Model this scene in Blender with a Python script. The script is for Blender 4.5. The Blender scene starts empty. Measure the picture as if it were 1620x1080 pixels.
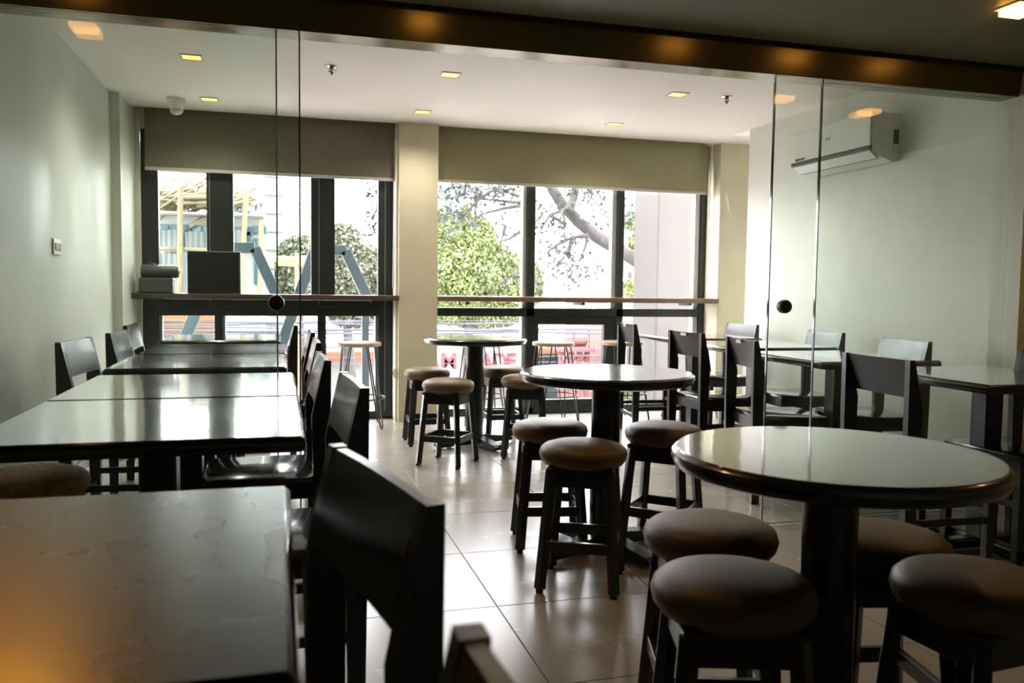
import bpy, bmesh, math, random
from mathutils import Vector, Matrix, Euler
random.seed(7)
sc = bpy.context.scene
PI = math.pi

# ------------------------------------------------------------------ camera
F_PX, YAW, PITCH, ROLL, EYE = 1322.1, 0.27025, -0.06248, 0.01245, 1.10
fw = Vector((math.sin(YAW)*math.cos(PITCH), math.cos(YAW)*math.cos(PITCH), math.sin(PITCH)))
rt = Vector((math.cos(YAW), -math.sin(YAW), 0)); up = rt.cross(fw)
RT = rt*math.cos(ROLL) + up*math.sin(ROLL); UP = -rt*math.sin(ROLL) + up*math.cos(ROLL)
cam_d = bpy.data.cameras.new('camera'); cam = bpy.data.objects.new('camera', cam_d)
sc.collection.objects.link(cam)
M = Matrix((RT, UP, -fw)).transposed().to_4x4(); M.translation = Vector((0, 0, EYE))
cam.matrix_world = M
cam_d.sensor_width = 36; cam_d.lens = 36*F_PX/1620; cam_d.clip_start = .03; cam_d.clip_end = 400
cam_d.dof.use_dof = True; cam_d.dof.focus_distance = 4.2; cam_d.dof.aperture_fstop = 5.0
sc.camera = cam
sc.view_settings.view_transform = 'Standard'; sc.view_settings.look = 'None'
sc.view_settings.exposure = 1.7; sc.view_settings.gamma = 1.0
sc.view_settings.use_curve_mapping = False
try:
    sc.cycles.use_denoising = True
    sc.cycles.max_bounces = 10; sc.cycles.diffuse_bounces = 5; sc.cycles.glossy_bounces = 4
    sc.cycles.transparent_max_bounces = 24; sc.cycles.transmission_bounces = 4
    sc.cycles.sample_clamp_indirect = 12; sc.cycles.caustics_reflective = False
    sc.cycles.caustics_refractive = False
except Exception: pass

# ------------------------------------------------------------------ light
SKY = 6.0
w = bpy.data.worlds.new('overcast_sky'); sc.world = w; w.use_nodes = True
nt = w.node_tree; nt.nodes.clear()
wo = nt.nodes.new('ShaderNodeOutputWorld'); bg = nt.nodes.new('ShaderNodeBackground')
bg.inputs['Color'].default_value = (.99, .96, 1.0, 1); bg.inputs['Strength'].default_value = SKY
nt.links.new(bg.outputs[0], wo.inputs[0])
def add_light(name, kind, loc, energy, color=(1, 1, 1), rot=(0, 0, 0), **kw):
    l = bpy.data.lights.new(name, kind); l.energy = energy; l.color = color
    for k, v in kw.items(): setattr(l, k, v)
    o = bpy.data.objects.new(name, l); sc.collection.objects.link(o); o.location = loc; o.rotation_euler = rot
    return o
sun = add_light('sun', 'SUN', (0, -5, 12), 1.5, (1, .97, .92), angle=.03)
sun.rotation_euler = Vector((.25, .75, -1)).to_track_quat('-Z', 'Y').to_euler()   # high sun behind the building, lighting the street
for nm, x, y, z, sx, sy, rz in (('portal_left', -.05, 7.2, 1.1, 1.9, 2.0, 0), ('portal_right', 2.55, 7.2, 1.1, 2.6, 2.0, 0)):
    p = add_light(nm, 'AREA', (x, y, z), 1, rot=(-PI/2, 0, 0), shape='RECTANGLE', size=sx, size_y=sy); p.data.cycles.is_portal = True

# ------------------------------------------------------------------ helpers
C = sc.collection
_mats = {}
def new_mat(name):
    m = bpy.data.materials.new(name); m.use_nodes = True
    b = m.node_tree.nodes['Principled BSDF']; _mats[name] = m
    return m, m.node_tree, b
def pbr(name, col, rough=.5, metal=0, noise=.0, nscale=8, bump=0, bscale=30, coat=0, rvar=0, stretch=(1, 1, 1), col2=None, spec=.5, fac=(.35, .65)):
    m, t, b = new_mat(name); n, l = t.nodes, t.links
    b.inputs['Roughness'].default_value = rough; b.inputs['Metallic'].default_value = metal
    b.inputs['Coat Weight'].default_value = coat; b.inputs['Coat Roughness'].default_value = .06
    b.inputs['Specular IOR Level'].default_value = spec
    tc = n.new('ShaderNodeTexCoord'); mp = n.new('ShaderNodeMapping'); mp.inputs['Scale'].default_value = stretch
    l.new(tc.outputs['Object'], mp.inputs[0])
    if col2 is None: col2 = tuple(max(0, c*(1-noise)) for c in col)
    tx = n.new('ShaderNodeTexNoise'); tx.inputs['Scale'].default_value = nscale; tx.inputs['Detail'].default_value = 6
    l.new(mp.outputs[0], tx.inputs['Vector'])
    cr = n.new('ShaderNodeValToRGB'); cr.color_ramp.elements[0].position = fac[0]; cr.color_ramp.elements[1].position = fac[1]
    cr.color_ramp.elements[0].color = (*col2, 1); cr.color_ramp.elements[1].color = (*col, 1)
    l.new(tx.outputs[0], cr.inputs[0]); l.new(cr.outputs[0], b.inputs['Base Color'])
    if rvar:
        mr = n.new('ShaderNodeMapRange'); mr.inputs['From Min'].default_value = .35; mr.inputs['From Max'].default_value = .65
        mr.inputs['To Min'].default_value = rough; mr.inputs['To Max'].default_value = rough+rvar
        l.new(tx.outputs[0], mr.inputs[0]); l.new(mr.outputs[0], b.inputs['Roughness'])
    if bump:
        t2 = n.new('ShaderNodeTexNoise'); t2.inputs['Scale'].default_value = bscale; t2.inputs['Detail'].default_value = 3
        l.new(mp.outputs[0], t2.inputs['Vector'])
        bp = n.new('ShaderNodeBump'); bp.inputs['Strength'].default_value = bump; bp.inputs['Distance'].default_value = .02
        l.new(t2.outputs[0], bp.inputs['Height']); l.new(bp.outputs[0], b.inputs['Normal'])
        if coat: l.new(bp.outputs[0], b.inputs['Coat Normal'])
    return m
def emit(name, col, s):
    m, t, b = new_mat(name); b.inputs['Base Color'].default_value = (*col, 1)
    b.inputs['Emission Color'].default_value = (*col, 1); b.inputs['Emission Strength'].default_value = s
    return m
def glass(name, tint, ior=1.45, haze=0.0, gl=1.0):
    m, t, b = new_mat(name); n, l = t.nodes, t.links; out = n['Material Output']; n.remove(b)
    tr = n.new('ShaderNodeBsdfTransparent'); tr.inputs[0].default_value = (*tint, 1)
    g = n.new('ShaderNodeBsdfGlossy'); g.inputs['Roughness'].default_value = 0.01; g.inputs['Color'].default_value = (gl, gl, gl, 1)
    fr = n.new('ShaderNodeFresnel'); fr.inputs[0].default_value = ior
    ge = n.new('ShaderNodeNewGeometry'); iv = n.new('ShaderNodeMath'); iv.operation = 'SUBTRACT'; iv.inputs[0].default_value = 1; l.new(ge.outputs['Backfacing'], iv.inputs[1])
    ml = n.new('ShaderNodeMath'); ml.operation = 'MULTIPLY'; l.new(fr.outputs[0], ml.inputs[0]); l.new(iv.outputs[0], ml.inputs[1])   # one reflecting surface per pane
    mx = n.new('ShaderNodeMixShader'); l.new(ml.outputs[0], mx.inputs[0]); l.new(tr.outputs[0], mx.inputs[1]); l.new(g.outputs[0], mx.inputs[2])
    last = mx
    if haze:
        d = n.new('ShaderNodeBsdfDiffuse'); d.inputs[0].default_value = (.75, .85, .78, 1)
        tc = n.new('ShaderNodeTexCoord'); mp = n.new('ShaderNodeMapping'); mp.inputs['Scale'].default_value = (1, 1, .45)
        tx = n.new('ShaderNodeTexNoise'); tx.inputs['Scale'].default_value = 4; tx.inputs['Detail'].default_value = 8; tx.inputs['Distortion'].default_value = .8
        l.new(tc.outputs['Object'], mp.inputs[0]); l.new(mp.outputs[0], tx.inputs['Vector'])
        mr = n.new('ShaderNodeMapRange'); mr.inputs['From Min'].default_value = .4; mr.inputs['From Max'].default_value = .75
        mr.inputs['To Min'].default_value = haze*.3; mr.inputs['To Max'].default_value = haze*1.6
        l.new(tx.outputs[0], mr.inputs[0])
        m2 = n.new('ShaderNodeMixShader'); l.new(mr.outputs[0], m2.inputs[0]); l.new(mx.outputs[0], m2.inputs[1]); l.new(d.outputs[0], m2.inputs[2]); last = m2
    l.new(last.outputs[0], out.inputs[0])
    return m

class MB:
    def __init__(s): s.bm = bmesh.new()
    def box(s, x0, x1, y0, y1, z0, z1, bev=0, mat=None, seg=1):
        r = bmesh.ops.create_cube(s.bm, size=1)['verts']
        T = Matrix.Translation(((x0+x1)/2, (y0+y1)/2, (z0+z1)/2)) @ Matrix.Diagonal((abs(x1-x0), abs(y1-y0), abs(z1-z0), 1))
        bmesh.ops.transform(s.bm, matrix=T, verts=r)
        if bev:
            es = list({e for v in r for e in v.link_edges})
            g = bmesh.ops.bevel(s.bm, geom=es, offset=bev, segments=seg, affect='EDGES', profile=.5)
            r = list({v for f in g['faces'] for v in f.verts})
        if mat is not None: bmesh.ops.transform(s.bm, matrix=mat, verts=r)
        return s
    def bar(s, a, b, wx, wy, bev=0, roll=0):
        a = Vector(a); b = Vector(b); d = b-a; L = d.length
        q = d.to_track_quat('Z', 'Y').to_matrix().to_4x4() @ Matrix.Rotation(roll, 4, 'Z')
        return s.box(-wx/2, wx/2, -wy/2, wy/2, 0, L, bev, Matrix.Translation(a) @ q)
    def tube(s, pts, r, n=8, cap=True):
        pts = [Vector(p) for p in pts]; rs = r if isinstance(r, (list, tuple)) else [r]*len(pts); rings = []
        ref = Vector((0, 0, 1))
        for i, p in enumerate(pts):
            d = (pts[min(i+1, len(pts)-1)] - pts[max(i-1, 0)]).normalized()
            if i == 0:
                ref = Vector((0, 0, 1)) if abs(d.z) < .9 else Vector((1, 0, 0))
            u = (ref - d*ref.dot(d)).normalized(); ref = u; v = d.cross(u)
            rings.append([s.bm.verts.new(p + (u*math.cos(2*PI*k/n) + v*math.sin(2*PI*k/n))*rs[i]) for k in range(n)])
        for a, b in zip(rings, rings[1:]):
            for k in range(n): s.bm.faces.new((a[k], a[(k+1) % n], b[(k+1) % n], b[k]))
        if cap: s.bm.faces.new(rings[0][::-1]); s.bm.faces.new(rings[-1])
        return s
    def lathe(s, prof, n=48, c=(0, 0, 0), mat=None):
        rings = []; new = []
        for r, z in prof:
            if r < 1e-5: v = [s.bm.verts.new((c[0], c[1], c[2]+z))]
            else: v = [s.bm.verts.new((c[0]+r*math.cos(2*PI*k/n), c[1]+r*math.sin(2*PI*k/n), c[2]+z)) for k in range(n)]
            rings.append(v); new += v
        for a, b in zip(rings, rings[1:]):
            for k in range(n):
                k2 = (k+1) % n
                if len(a) == 1 and len(b) == 1: continue
                if len(a) == 1: s.bm.faces.new((a[0], b[k], b[k2]))
                elif len(b) == 1: s.bm.faces.new((a[k], b[0], a[k2]))
                else: s.bm.faces.new((a[k], b[k], b[k2], a[k2]))
        if mat is not None: bmesh.ops.transform(s.bm, matrix=mat, verts=new)
        return s
    def prism(s, poly, y0, y1, mat=None, axis='y'):      # poly in (x,z), extruded along y
        a = [s.bm.verts.new((p[0], y0, p[1])) for p in poly]; b = [s.bm.verts.new((p[0], y1, p[1])) for p in poly]
        s.bm.faces.new(a); s.bm.faces.new(b[::-1])
        for i in range(len(a)):
            j = (i+1) % len(a); s.bm.faces.new((a[j], a[i], b[i], b[j]))
        if mat is not None: bmesh.ops.transform(s.bm, matrix=mat, verts=a+b)
        return s
    def leaf(s, p, size, tilt=1.0):
        p = Vector(p); e = Euler((random.uniform(-tilt, tilt), random.uniform(-tilt, tilt), random.uniform(0, 6.3)))
        q = e.to_matrix()
        v = [s.bm.verts.new(p + q @ Vector(c)*size) for c in ((-1, 0, 0), (-.2, -.55, .12), (1, 0, -.15), (-.2, .55, .12))]
        s.bm.faces.new((v[0], v[1], v[2])); s.bm.faces.new((v[0], v[2], v[3]))
    def build(s, name, m, parent=None, smooth=None):
        bmesh.ops.recalc_face_normals(s.bm, faces=s.bm.faces[:])
        me = bpy.data.meshes.new(name); s.bm.to_mesh(me); s.bm.free()
        if m: me.materials.append(m)
        if smooth is not None:
            for p in me.polygons: p.use_smooth = True
            try: me.set_sharp_from_angle(angle=smooth)
            except Exception: pass
        o = bpy.data.objects.new(name, me); C.objects.link(o)
        if parent: o.parent = parent
        return o
def tag(o, label, cat, group=None, kind=None):
    o['label'] = label; o['category'] = cat
    if group: o['group'] = group
    if kind: o['kind'] = kind
    return o
def thing(name, loc, label, cat, group=None, rz=0):
    o = bpy.data.objects.new(name, None); C.objects.link(o); o.location = loc; o.rotation_euler.z = rz
    o.empty_display_size = .1
    return tag(o, label, cat, group)
def struct(o): o['kind'] = 'structure'; return o
def copy_tree(o, label, loc, rz, parent=None):
    c = o.copy(); C.objects.link(c); c.location = loc; c.rotation_euler.z = rz; c['label'] = label
    for ch in list(o.children):
        d = ch.copy(); C.objects.link(d); d.parent = c
        for g in list(ch.children):
            e = g.copy(); C.objects.link(e); e.parent = d
    return c
def at(px, py, Y):                                        # world point at depth Y on a sight line of the photograph
    d = RT*((px-810)/F_PX) - UP*((py-540)/F_PX) + fw
    return Vector((0, 0, EYE)) + d*(Y/d.y)
def text_mesh(name, s, size, mat, mtx, parent, extrude=.004):
    cu = bpy.data.curves.new(name, 'FONT'); cu.body = s; cu.size = size; cu.extrude = extrude; cu.align_x = 'CENTER'; cu.align_y = 'CENTER'
    cu.offset = size*.015
    t = bpy.data.objects.new('tmp', cu); C.objects.link(t)
    dg = bpy.context.evaluated_depsgraph_get(); me = bpy.data.meshes.new_from_object(t.evaluated_get(dg))
    bpy.data.objects.remove(t); me.transform(mtx); me.materials.clear(); me.materials.append(mat)
    o = bpy.data.objects.new(name, me); C.objects.link(o); o.parent = parent
    return o

# ------------------------------------------------------------------ materials
m_wall_l = pbr('green_grey_plaster', (.65, .66, .585), .42, noise=.18, nscale=1.6, rvar=.25, stretch=(1, 1, .5), bump=.06, bscale=9)
m_wall_r = pbr('pale_plaster', (.74, .745, .68), .42, noise=.10, nscale=1.3, rvar=.2, stretch=(1, 1, .5), bump=.05, bscale=9)
m_col = pbr('beige_plaster', (.60, .56, .40), .6, noise=.08, nscale=4)
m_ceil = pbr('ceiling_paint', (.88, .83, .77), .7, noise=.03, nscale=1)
m_tile = pbr('floor_tile', (.36, .335, .29), .24, noise=.05, nscale=2, rvar=.04, stretch=(1, 2.2, 1))
m_grout = pbr('grout', (.30, .28, .24), .8, noise=.1)
m_skirt = pbr('brown_skirting', (.16, .11, .06), .5, noise=.3)
m_black = pbr('black_lacquer', (.010, .010, .009), .30, noise=.3, coat=.10, bump=.04, bscale=14)
m_seat = pbr('glossy_black_seat', (.013, .014, .014), .16, noise=.3, coat=.5, bump=.03, bscale=10)
m_shelf_l = pbr('shaded_brown_shelf_wood', (.085, .055, .042), .4, noise=.35, nscale=4, stretch=(1, 8, 1))  # same wood as the right shelf, shade on the left darkened into its colour
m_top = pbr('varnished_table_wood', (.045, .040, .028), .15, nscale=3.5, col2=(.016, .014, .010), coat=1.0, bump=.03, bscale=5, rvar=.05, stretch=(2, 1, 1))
m_top_near = pbr('darkened_table_varnish', (.018, .016, .008), .26, nscale=4, col2=(.007, .006, .004), bump=.06, bscale=6, rvar=.04, stretch=(1.5, 1, 1), spec=.42)  # rougher varnish, colour darkened to imitate its reflection of the dark near ceiling
m_edge = pbr('dark_table_edge', (.018, .014, .011), .25, noise=.4, coat=.6)
m_iron = pbr('black_iron', (.012, .012, .012), .35, noise=.2)
m_leather = pbr('brown_leather', (.175, .108, .050), .45, noise=.3, nscale=4, bump=.05, bscale=40, spec=.35)
m_fabric = pbr('tan_fabric', (.52, .39, .20), .85, noise=.35, nscale=60, bump=.3, bscale=160)
m_wood = pbr('light_wood', (.50, .36, .22), .45, noise=.35, nscale=4, stretch=(1, 8, 1))
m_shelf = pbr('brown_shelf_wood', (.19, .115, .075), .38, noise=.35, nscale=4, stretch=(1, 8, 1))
m_frame = pbr('black_window_frame', (.018, .026, .022), .4, noise=.25, nscale=12)
m_alu = pbr('grey_aluminium', (.42, .42, .42), .45, .3, noise=.05)
def fabric(name, col, tr):
    m = pbr(name, col, .85, noise=.12, nscale=90); t = m.node_tree; b = t.nodes['Principled BSDF']
    q = t.nodes.new('ShaderNodeBsdfTranslucent'); q.inputs[0].default_value = (*col, 1); mx = t.nodes.new('ShaderNodeMixShader'); mx.inputs[0].default_value = tr
    t.links.new(b.outputs[0], mx.inputs[1]); t.links.new(q.outputs[0], mx.inputs[2]); t.links.new(mx.outputs[0], t.nodes['Material Output'].inputs[0]); return m
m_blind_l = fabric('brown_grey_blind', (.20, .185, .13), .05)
m_blind_r = fabric('lit_brown_grey_blind', (.36, .34, .20), .08)  # same cloth as the left blind, stronger light painted in as a paler tone
m_rail = pbr('blind_rail', (.50, .48, .43), .5)
m_white = pbr('white_plastic', (.80, .80, .76), .35, noise=.03)
m_cream = pbr('cream_paint', (.72, .69, .58), .5, noise=.05)
m_dgrey = pbr('dark_grey_plastic', (.07, .08, .075), .35)
m_chrome = pbr('chrome', (.55, .55, .55), .2, 1)
m_header = pbr('bronze_metal', (.15, .125, .055), .20, .7, noise=.15, nscale=3)
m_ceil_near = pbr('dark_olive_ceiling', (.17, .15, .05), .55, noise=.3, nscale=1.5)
m_lamp = emit('warm_lamp', (1, .60, .15), .55)
m_lamp_near = emit('warm_near_lamp', (1, .46, .09), 4.0)
m_glass_door = glass('green_door_glass', (.935, .962, .94), haze=.022)
m_glass_win = glass('window_glass', (.97, .985, .98))
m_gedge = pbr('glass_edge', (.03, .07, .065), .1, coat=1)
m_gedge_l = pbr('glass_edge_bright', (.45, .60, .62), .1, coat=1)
m_bronze = pbr('dark_bronze', (.05, .035, .022), .3, .6)

# ------------------------------------------------------------------ setting: floor of separate tiles
TOP = 2.43
g = MB(); g.box(-2.2, 4.9, -2.0, 7.2, -.25, -.006); floor = struct(g.build('floor', m_grout))
tile_me = {}
xs = [-2.28+.6*i for i in range(13)]; ys = [-2.05+.6*i for i in range(16)]
for i in range(12):
    for j in range(15):
        x0, y0 = xs[i], ys[j]; x1, y1 = min(x0+.6, 4.9), min(y0+.6, 7.2)
        x0 = max(x0, -2.2); y0 = max(y0, -2.0)
        k = (round(x1-x0, 3), round(y1-y0, 3))
        if k[0] < .02 or k[1] < .02: continue
        if k not in tile_me:
            b = MB(); b.box(-k[0]/2+.0015, k[0]/2-.0015, -k[1]/2+.0015, k[1]/2-.0015, -.010, 0, .001)
            t = b.build('floor_tile', m_tile, floor); tile_me[k] = t.data
        else:
            t = bpy.data.objects.new('floor_tile', tile_me[k]); C.objects.link(t); t.parent = floor
        t.location = ((x0+x1)/2, (y0+y1)/2, random.uniform(-.0004, 0))
b = MB(); b.box(-1.34, 3.72, 3.30, 6.88, TOP, TOP+.12); b.box(-1.34, 3.72, 6.88, 7.2, TOP+.10, TOP+.2); b.box(3.72, 4.6, 6.45, 7.2, TOP, TOP+.2)
b.box(3.72, 4.6, 6.0, 6.47, TOP+.16, TOP+.28); struct(b.build('ceiling', m_ceil))
b = MB(); b.box(-1.34, -1.14, 3.4, 6.42, 0, TOP+.1); b.box(-1.34, -1.075, 6.42, 7.2, 0, TOP+.1); b.box(-2.2, -1.9, -2.0, 3.30, 0, 2.3); b.box(-2.2, -1.14, 3.30, 3.5, 0, TOP)
struct(b.build('wall_left', m_wall_l))
b = MB(); b.box(3.72, 3.92, 3.5, 6.19, 0, TOP+.15)
b.box(3.92, 4.6, 6.0, 6.19, 0, TOP+.15); b.box(4.42, 4.6, 6.19, 7.2, 0, TOP+.15)
struct(b.build('wall_right', m_wall_r))
b = MB(); b.box(3.54, 4.9, 3.34, 3.52, 0, 2.2); b.box(4.7, 4.9, -2.0, 3.34, 0, 2.3); struct(b.build('wall_right', m_wall_r))
b = MB(); b.box(-2.2, 4.9, -2.2, -2.0, 0, 2.3); struct(b.build('wall_back', m_wall_l))
b = MB(); b.box(.925, 1.245, 6.81, 7.2, 0, TOP+.02); struct(b.build('wall_window_side', m_col))
b = MB(); b.box(3.81, 4.11, 6.81, 7.2, 0, TOP+.02); struct(b.build('wall_window_side', m_col))
b = MB(); b.box(-1.16, 4.2, 7.05, 7.2, 2.30, TOP+.2); struct(b.build('wall_window_side', m_wall_l))
b = MB(); b.box(-1.14, -1.125, 3.5, 6.42, 0, .07); struct(b.build('baseboard_left', m_skirt))
b = MB(); b.box(3.705, 3.72, 3.52, 6.19, 0, .07); struct(b.build('baseboard_right', m_skirt))
b = MB(); b.box(3.53, 4.7, 3.325, 3.34, 0, .05); struct(b.build('baseboard_right', m_skirt))
# near room ceiling and the header beam carrying the sliding glass
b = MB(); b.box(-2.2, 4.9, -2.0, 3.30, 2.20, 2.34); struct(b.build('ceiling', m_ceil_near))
hb = MB(); hb.prism([(3.380, 2.225), (3.40, 2.085), (3.52, 2.085), (3.52, TOP+.1), (3.380, TOP+.1)], -2.2, 4.9, Matrix(((0, 1, 0, 0), (1, 0, 0, 0), (0, 0, 1, 0), (0, 0, 0, 1)))); hb.box(-2.2, 4.9, 3.30, 3.40, 2.225, 2.40)
struct(hb.build('trim_1', m_header))
b = MB(); b.box(-1.075, -1.04, 7.02, 7.05, 0, 2.43); struct(b.build('trim_2', m_cream))
b = MB(); b.box(.905, .925, 6.86, 7.03, 0, 2.3); struct(b.build('trim_3', m_cream))

# ------------------------------------------------------------------ windows
def frame_part(par, boxes, name='frame_rail', m=m_frame):
    for bx in boxes:
        b = MB(); b.box(*bx, .003); b.build(name, m, par)
YF0, YF1 = 7.05, 7.13
w1 = bpy.data.objects.new('window_1', None); C.objects.link(w1); struct(w1)
frame_part(w1, [(-1.04, -.915, YF0, YF1, 0, 2.3), (-.56, -.36, YF0-.02, YF1, .93, 2.3), (.24, .43, YF0-.02, YF1, .93, 2.3), (.785, .925, YF0, YF1, 0, 2.3)], 'mullion')
frame_part(w1, [(-.915, .785, YF0, YF1, .86, 1.03), (-.915, .785, YF0, YF1, 0, .06), (-.915, .785, YF0, YF1, 2.2, 2.3)], 'rail')
frame_part(w1, [(-.51, -.445, YF0, YF1, .06, .86), (.29, .36, YF0, YF1, .06, .86)], 'mullion')
frame_part(w1, [(-.915, -.90, YF0+.03, YF1+.02, .06, .86), (-.445, -.43, YF0+.03, YF1+.02, .06, .86), (.765, .785, YF0+.03, YF1+.02, .06, .86)], 'sash_edge', m_alu)
frame_part(w1, [(-.54, -.535, YF0-.024, YF0-.02, .95, 2.2), (.30, .305, YF0-.024, YF0-.02, .95, 2.2), (.84, .845, YF0-.004, YF0, .06, 2.2)], 'cover_strip', m_alu)
for a in ((-.915, -.56, 1.03, 2.2), (-.36, .24, 1.03, 2.2), (.43, .785, 1.03, 2.2), (-.90, -.51, .06, .86), (-.43, .29, .06, .86), (.36, .765, .06, .86)):
    b = MB(); b.box(a[0], a[1], 7.09, 7.096, a[2], a[3]); b.build('pane', m_glass_win, w1)
w2 = bpy.data.objects.new('window_2', None); C.objects.link(w2); struct(w2)
frame_part(w2, [(2.08, 2.155, YF0, YF1, 0, 2.3), (2.93, 2.995, YF0, YF1, 0, 2.3), (3.755, 3.83, YF0, YF1, 0, 2.3), (1.235, 1.262, YF0, YF1, 0, 2.3)], 'mullion')
frame_part(w2, [(1.262, 3.755, YF0, YF1, .862, .935), (1.262, 3.755, YF0, YF1, 0, .06), (1.262, 3.755, YF0, YF1, 2.2, 2.3)], 'rail')
frame_part(w2, [(2.155, 2.93, YF0+.01, YF1-.01, .79, .862), (2.155, 2.93, YF0+.01, YF1-.01, .06, .12)], 'sash_rail')
frame_part(w2, [(2.155, 2.20, YF0+.01, YF1-.01, .12, .79), (2.82, 2.93, YF0+.01, YF1-.01, .12, .79)], 'sash_stile')
frame_part(w2, [(2.045, 2.08, YF0+.02, YF1+.02, .06, 2.2), (2.885, 2.93, YF0+.03, YF1+.02, .935, 2.2), (3.705, 3.755, YF0+.02, YF1+.02, .06, 2.2)], 'outer_edge', m_alu)
for a in ((1.262, 2.045, .935, 2.2), (2.155, 2.885, .935, 2.2), (2.995, 3.705, .935, 2.2), (1.262, 2.045, .06, .862), (2.20, 2.82, .12, .79), (2.995, 3.705, .06, .862)):
    b = MB(); b.box(a[0], a[1], 7.09, 7.096, a[2], a[3]); b.build('pane', m_glass_win, w2)
w3 = bpy.data.objects.new('window_3', None); C.objects.link(w3); struct(w3)
frame_part(w3, [(4.11, 4.16, YF0, YF1, 0, 2.43), (4.38, 4.42, YF0, YF1, 0, 2.43)], 'mullion')
frame_part(w3, [(4.16, 4.38, YF0, YF1, 0, .08), (4.16, 4.38, YF0, YF1, .86, .93), (4.16, 4.38, YF0, YF1, 2.35, 2.43)], 'rail')
for z0, z1 in ((.08, .86), (.93, 2.35)):
    b = MB(); b.box(4.16, 4.38, 7.09, 7.096, z0, z1); b.build('pane', m_glass_win, w3)

# roller blinds
def blind(x0, x1, z0, label, cordx, m=None):
    t = thing('roller_blind', ((x0+x1)/2, 6.97, 2.40), label, 'blind'); cx, cz = (x0+x1)/2, 2.40
    b = MB(); b.box(x0-cx, x1-cx, -.003, .003, z0+.02-cz, .05); b.build('blind_fabric', m or m_blind_l, t)
    b = MB(); b.box(x0-cx, x1-cx, -.012, .012, z0-cz, z0+.025-cz, .004, seg=2); b.build('bottom_rail', m_rail, t)
    b = MB(); b.tube([(x0-cx, .03, .02), (x1-cx, .03, .02)], .03, 14); b.build('roller', m_rail, t)
    b = MB(); b.tube([(cordx-cx, -.03, .03), (cordx-cx-.005, -.03, -.6), (cordx-cx-.015, -.03, 1.10-cz), (cordx-cx-.021, -.03, 1.10-cz), (cordx-cx-.015, -.03, -.6), (cordx-cx+.008, -.03, .03)], .0035, 6); b.build('pull_cord', m_white, t)
    return t
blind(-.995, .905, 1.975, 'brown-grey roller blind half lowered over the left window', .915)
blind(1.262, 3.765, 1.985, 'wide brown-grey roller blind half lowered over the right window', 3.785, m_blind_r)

# window counters
def counter(x0, x1, label, m):
    t = thing('window_counter', ((x0+x1)/2, 6.88, 1.015), label, 'counter'); L = (x1-x0)/2
    b = MB(); b.box(-L, L, -.11, .15, -.022, .022, .006, seg=2); b.build('counter_board', m, t, .6)
    for k in (-.8, 0, .8):
        b = MB(); b.box(k*L-.015, k*L+.015, -.06, .16, -.045, -.022, .003); b.build('bracket', m_iron, t)
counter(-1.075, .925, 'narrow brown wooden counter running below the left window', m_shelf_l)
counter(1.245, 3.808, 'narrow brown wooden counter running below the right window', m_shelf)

# ------------------------------------------------------------------ glass partition
def panel(x0, x1, y, label, knob=None, edge=None, z0=.012, name='glass_panel', em=None):
    t = thing(name, ((x0+x1)/2, y, z0), label, 'glass panel'); h = 2.085-z0; L = (x1-x0)/2
    b = MB(); b.box(-L, L, -.005, .005, 0, h); b.build('glass_sheet', m_glass_door, t)
    if edge is not None:
        e = L if edge > 0 else -L
        b = MB(); b.box(e-.004 if edge > 0 else e-.002, e+.002 if edge > 0 else e+.004, -.006, .006, 0, h); b.build('polished_edge', em or m_gedge, t)
    b = MB(); b.box(-L, L, -.0052, .0052, -.002, .004); b.build('bottom_edge', m_gedge_l, t)
    if knob is not None:
        kx = knob-(x0+x1)/2
        for s in (-1, 1):
            b = MB(); b.lathe([(0, .030), (.018, .030), (.028, .026), (.032, .016), (.032, .004), (.030, 0)], 32, mat=Matrix.Translation((kx, s*.005, 1.035-z0)) @ Matrix.Rotation(-s*PI/2*-1, 4, 'X'))
            k = b.build('round_pull', m_bronze, t, .7)
    return t
panel(-1.135, .075, 3.42, 'frameless sliding glass door at left with a round dark pull', -.017, 1, name='sliding_glass_door')
panel(-1.135, -.012, 3.46, 'fixed glass sheet behind the left sliding glass door', None, 1, em=m_gedge_l)
panel(2.175, 3.53, 3.42, 'frameless sliding glass door at right with a round dark pull', 2.262, -1, name='sliding_glass_door')
panel(2.452, 3.54, 3.46, 'fixed glass sheet behind the right sliding glass door', None, -1)

# ------------------------------------------------------------------ ceiling fittings
def downlight(x, y, z, label, near=False):
    beam = add_light('downlight_beam', 'SPOT', (x, y, z-.04), (34 if x < 0 else 3.2) if near else 13, (1, .40, .04) if near and x < 0 else (1, .60, .20) if near else (1, .90, .76), (0, 0, 0), spot_size=2.6, spot_blend=1, shadow_soft_size=.05)
    if near and x < 0:                                     # added tight orange beam, making the glow on the front left table
        beam.data.spot_size = .62; beam.rotation_euler = (Vector((-.62, 1.05, .76))-Vector((x, y, z))).to_track_quat('-Z', 'Y').to_euler()
    t = thing('ceiling_light', (x, y, z), label, 'ceiling light', 'square lights of the near ceiling' if near else 'small square ceiling lights')
    b = MB()
    for a in ((-.062, .062, -.062, -.052), (-.062, .062, .052, .062), (-.062, -.052, -.052, .052), (.052, .062, -.052, .052)): b.box(*a, -.006, 0, .001)
    b.build('trim_frame', m_cream, t)
    b = MB(); b.box(-.05, .05, -.05, .05, -.030 if near else -.003, 0, .002); b.build('lamp_panel', m_lamp_near if near else m_lamp, t)
for x, y, l in ((-.496, 5.30, 'square warm ceiling light at left, nearer of the two behind the glass door'), (-.486, 6.44, 'square warm ceiling light beside the white dome camera'),
             (1.024, 5.22, 'square warm ceiling light mid-room, nearer of the central two'), (1.04, 6.37, 'square warm ceiling light just in front of the beige column'),
             (2.595, 5.25, 'square warm ceiling light beside the right sprinkler'), (2.58, 6.33, 'square warm ceiling light nearest the right blind')):
    downlight(x, y, TOP, l)
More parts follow.
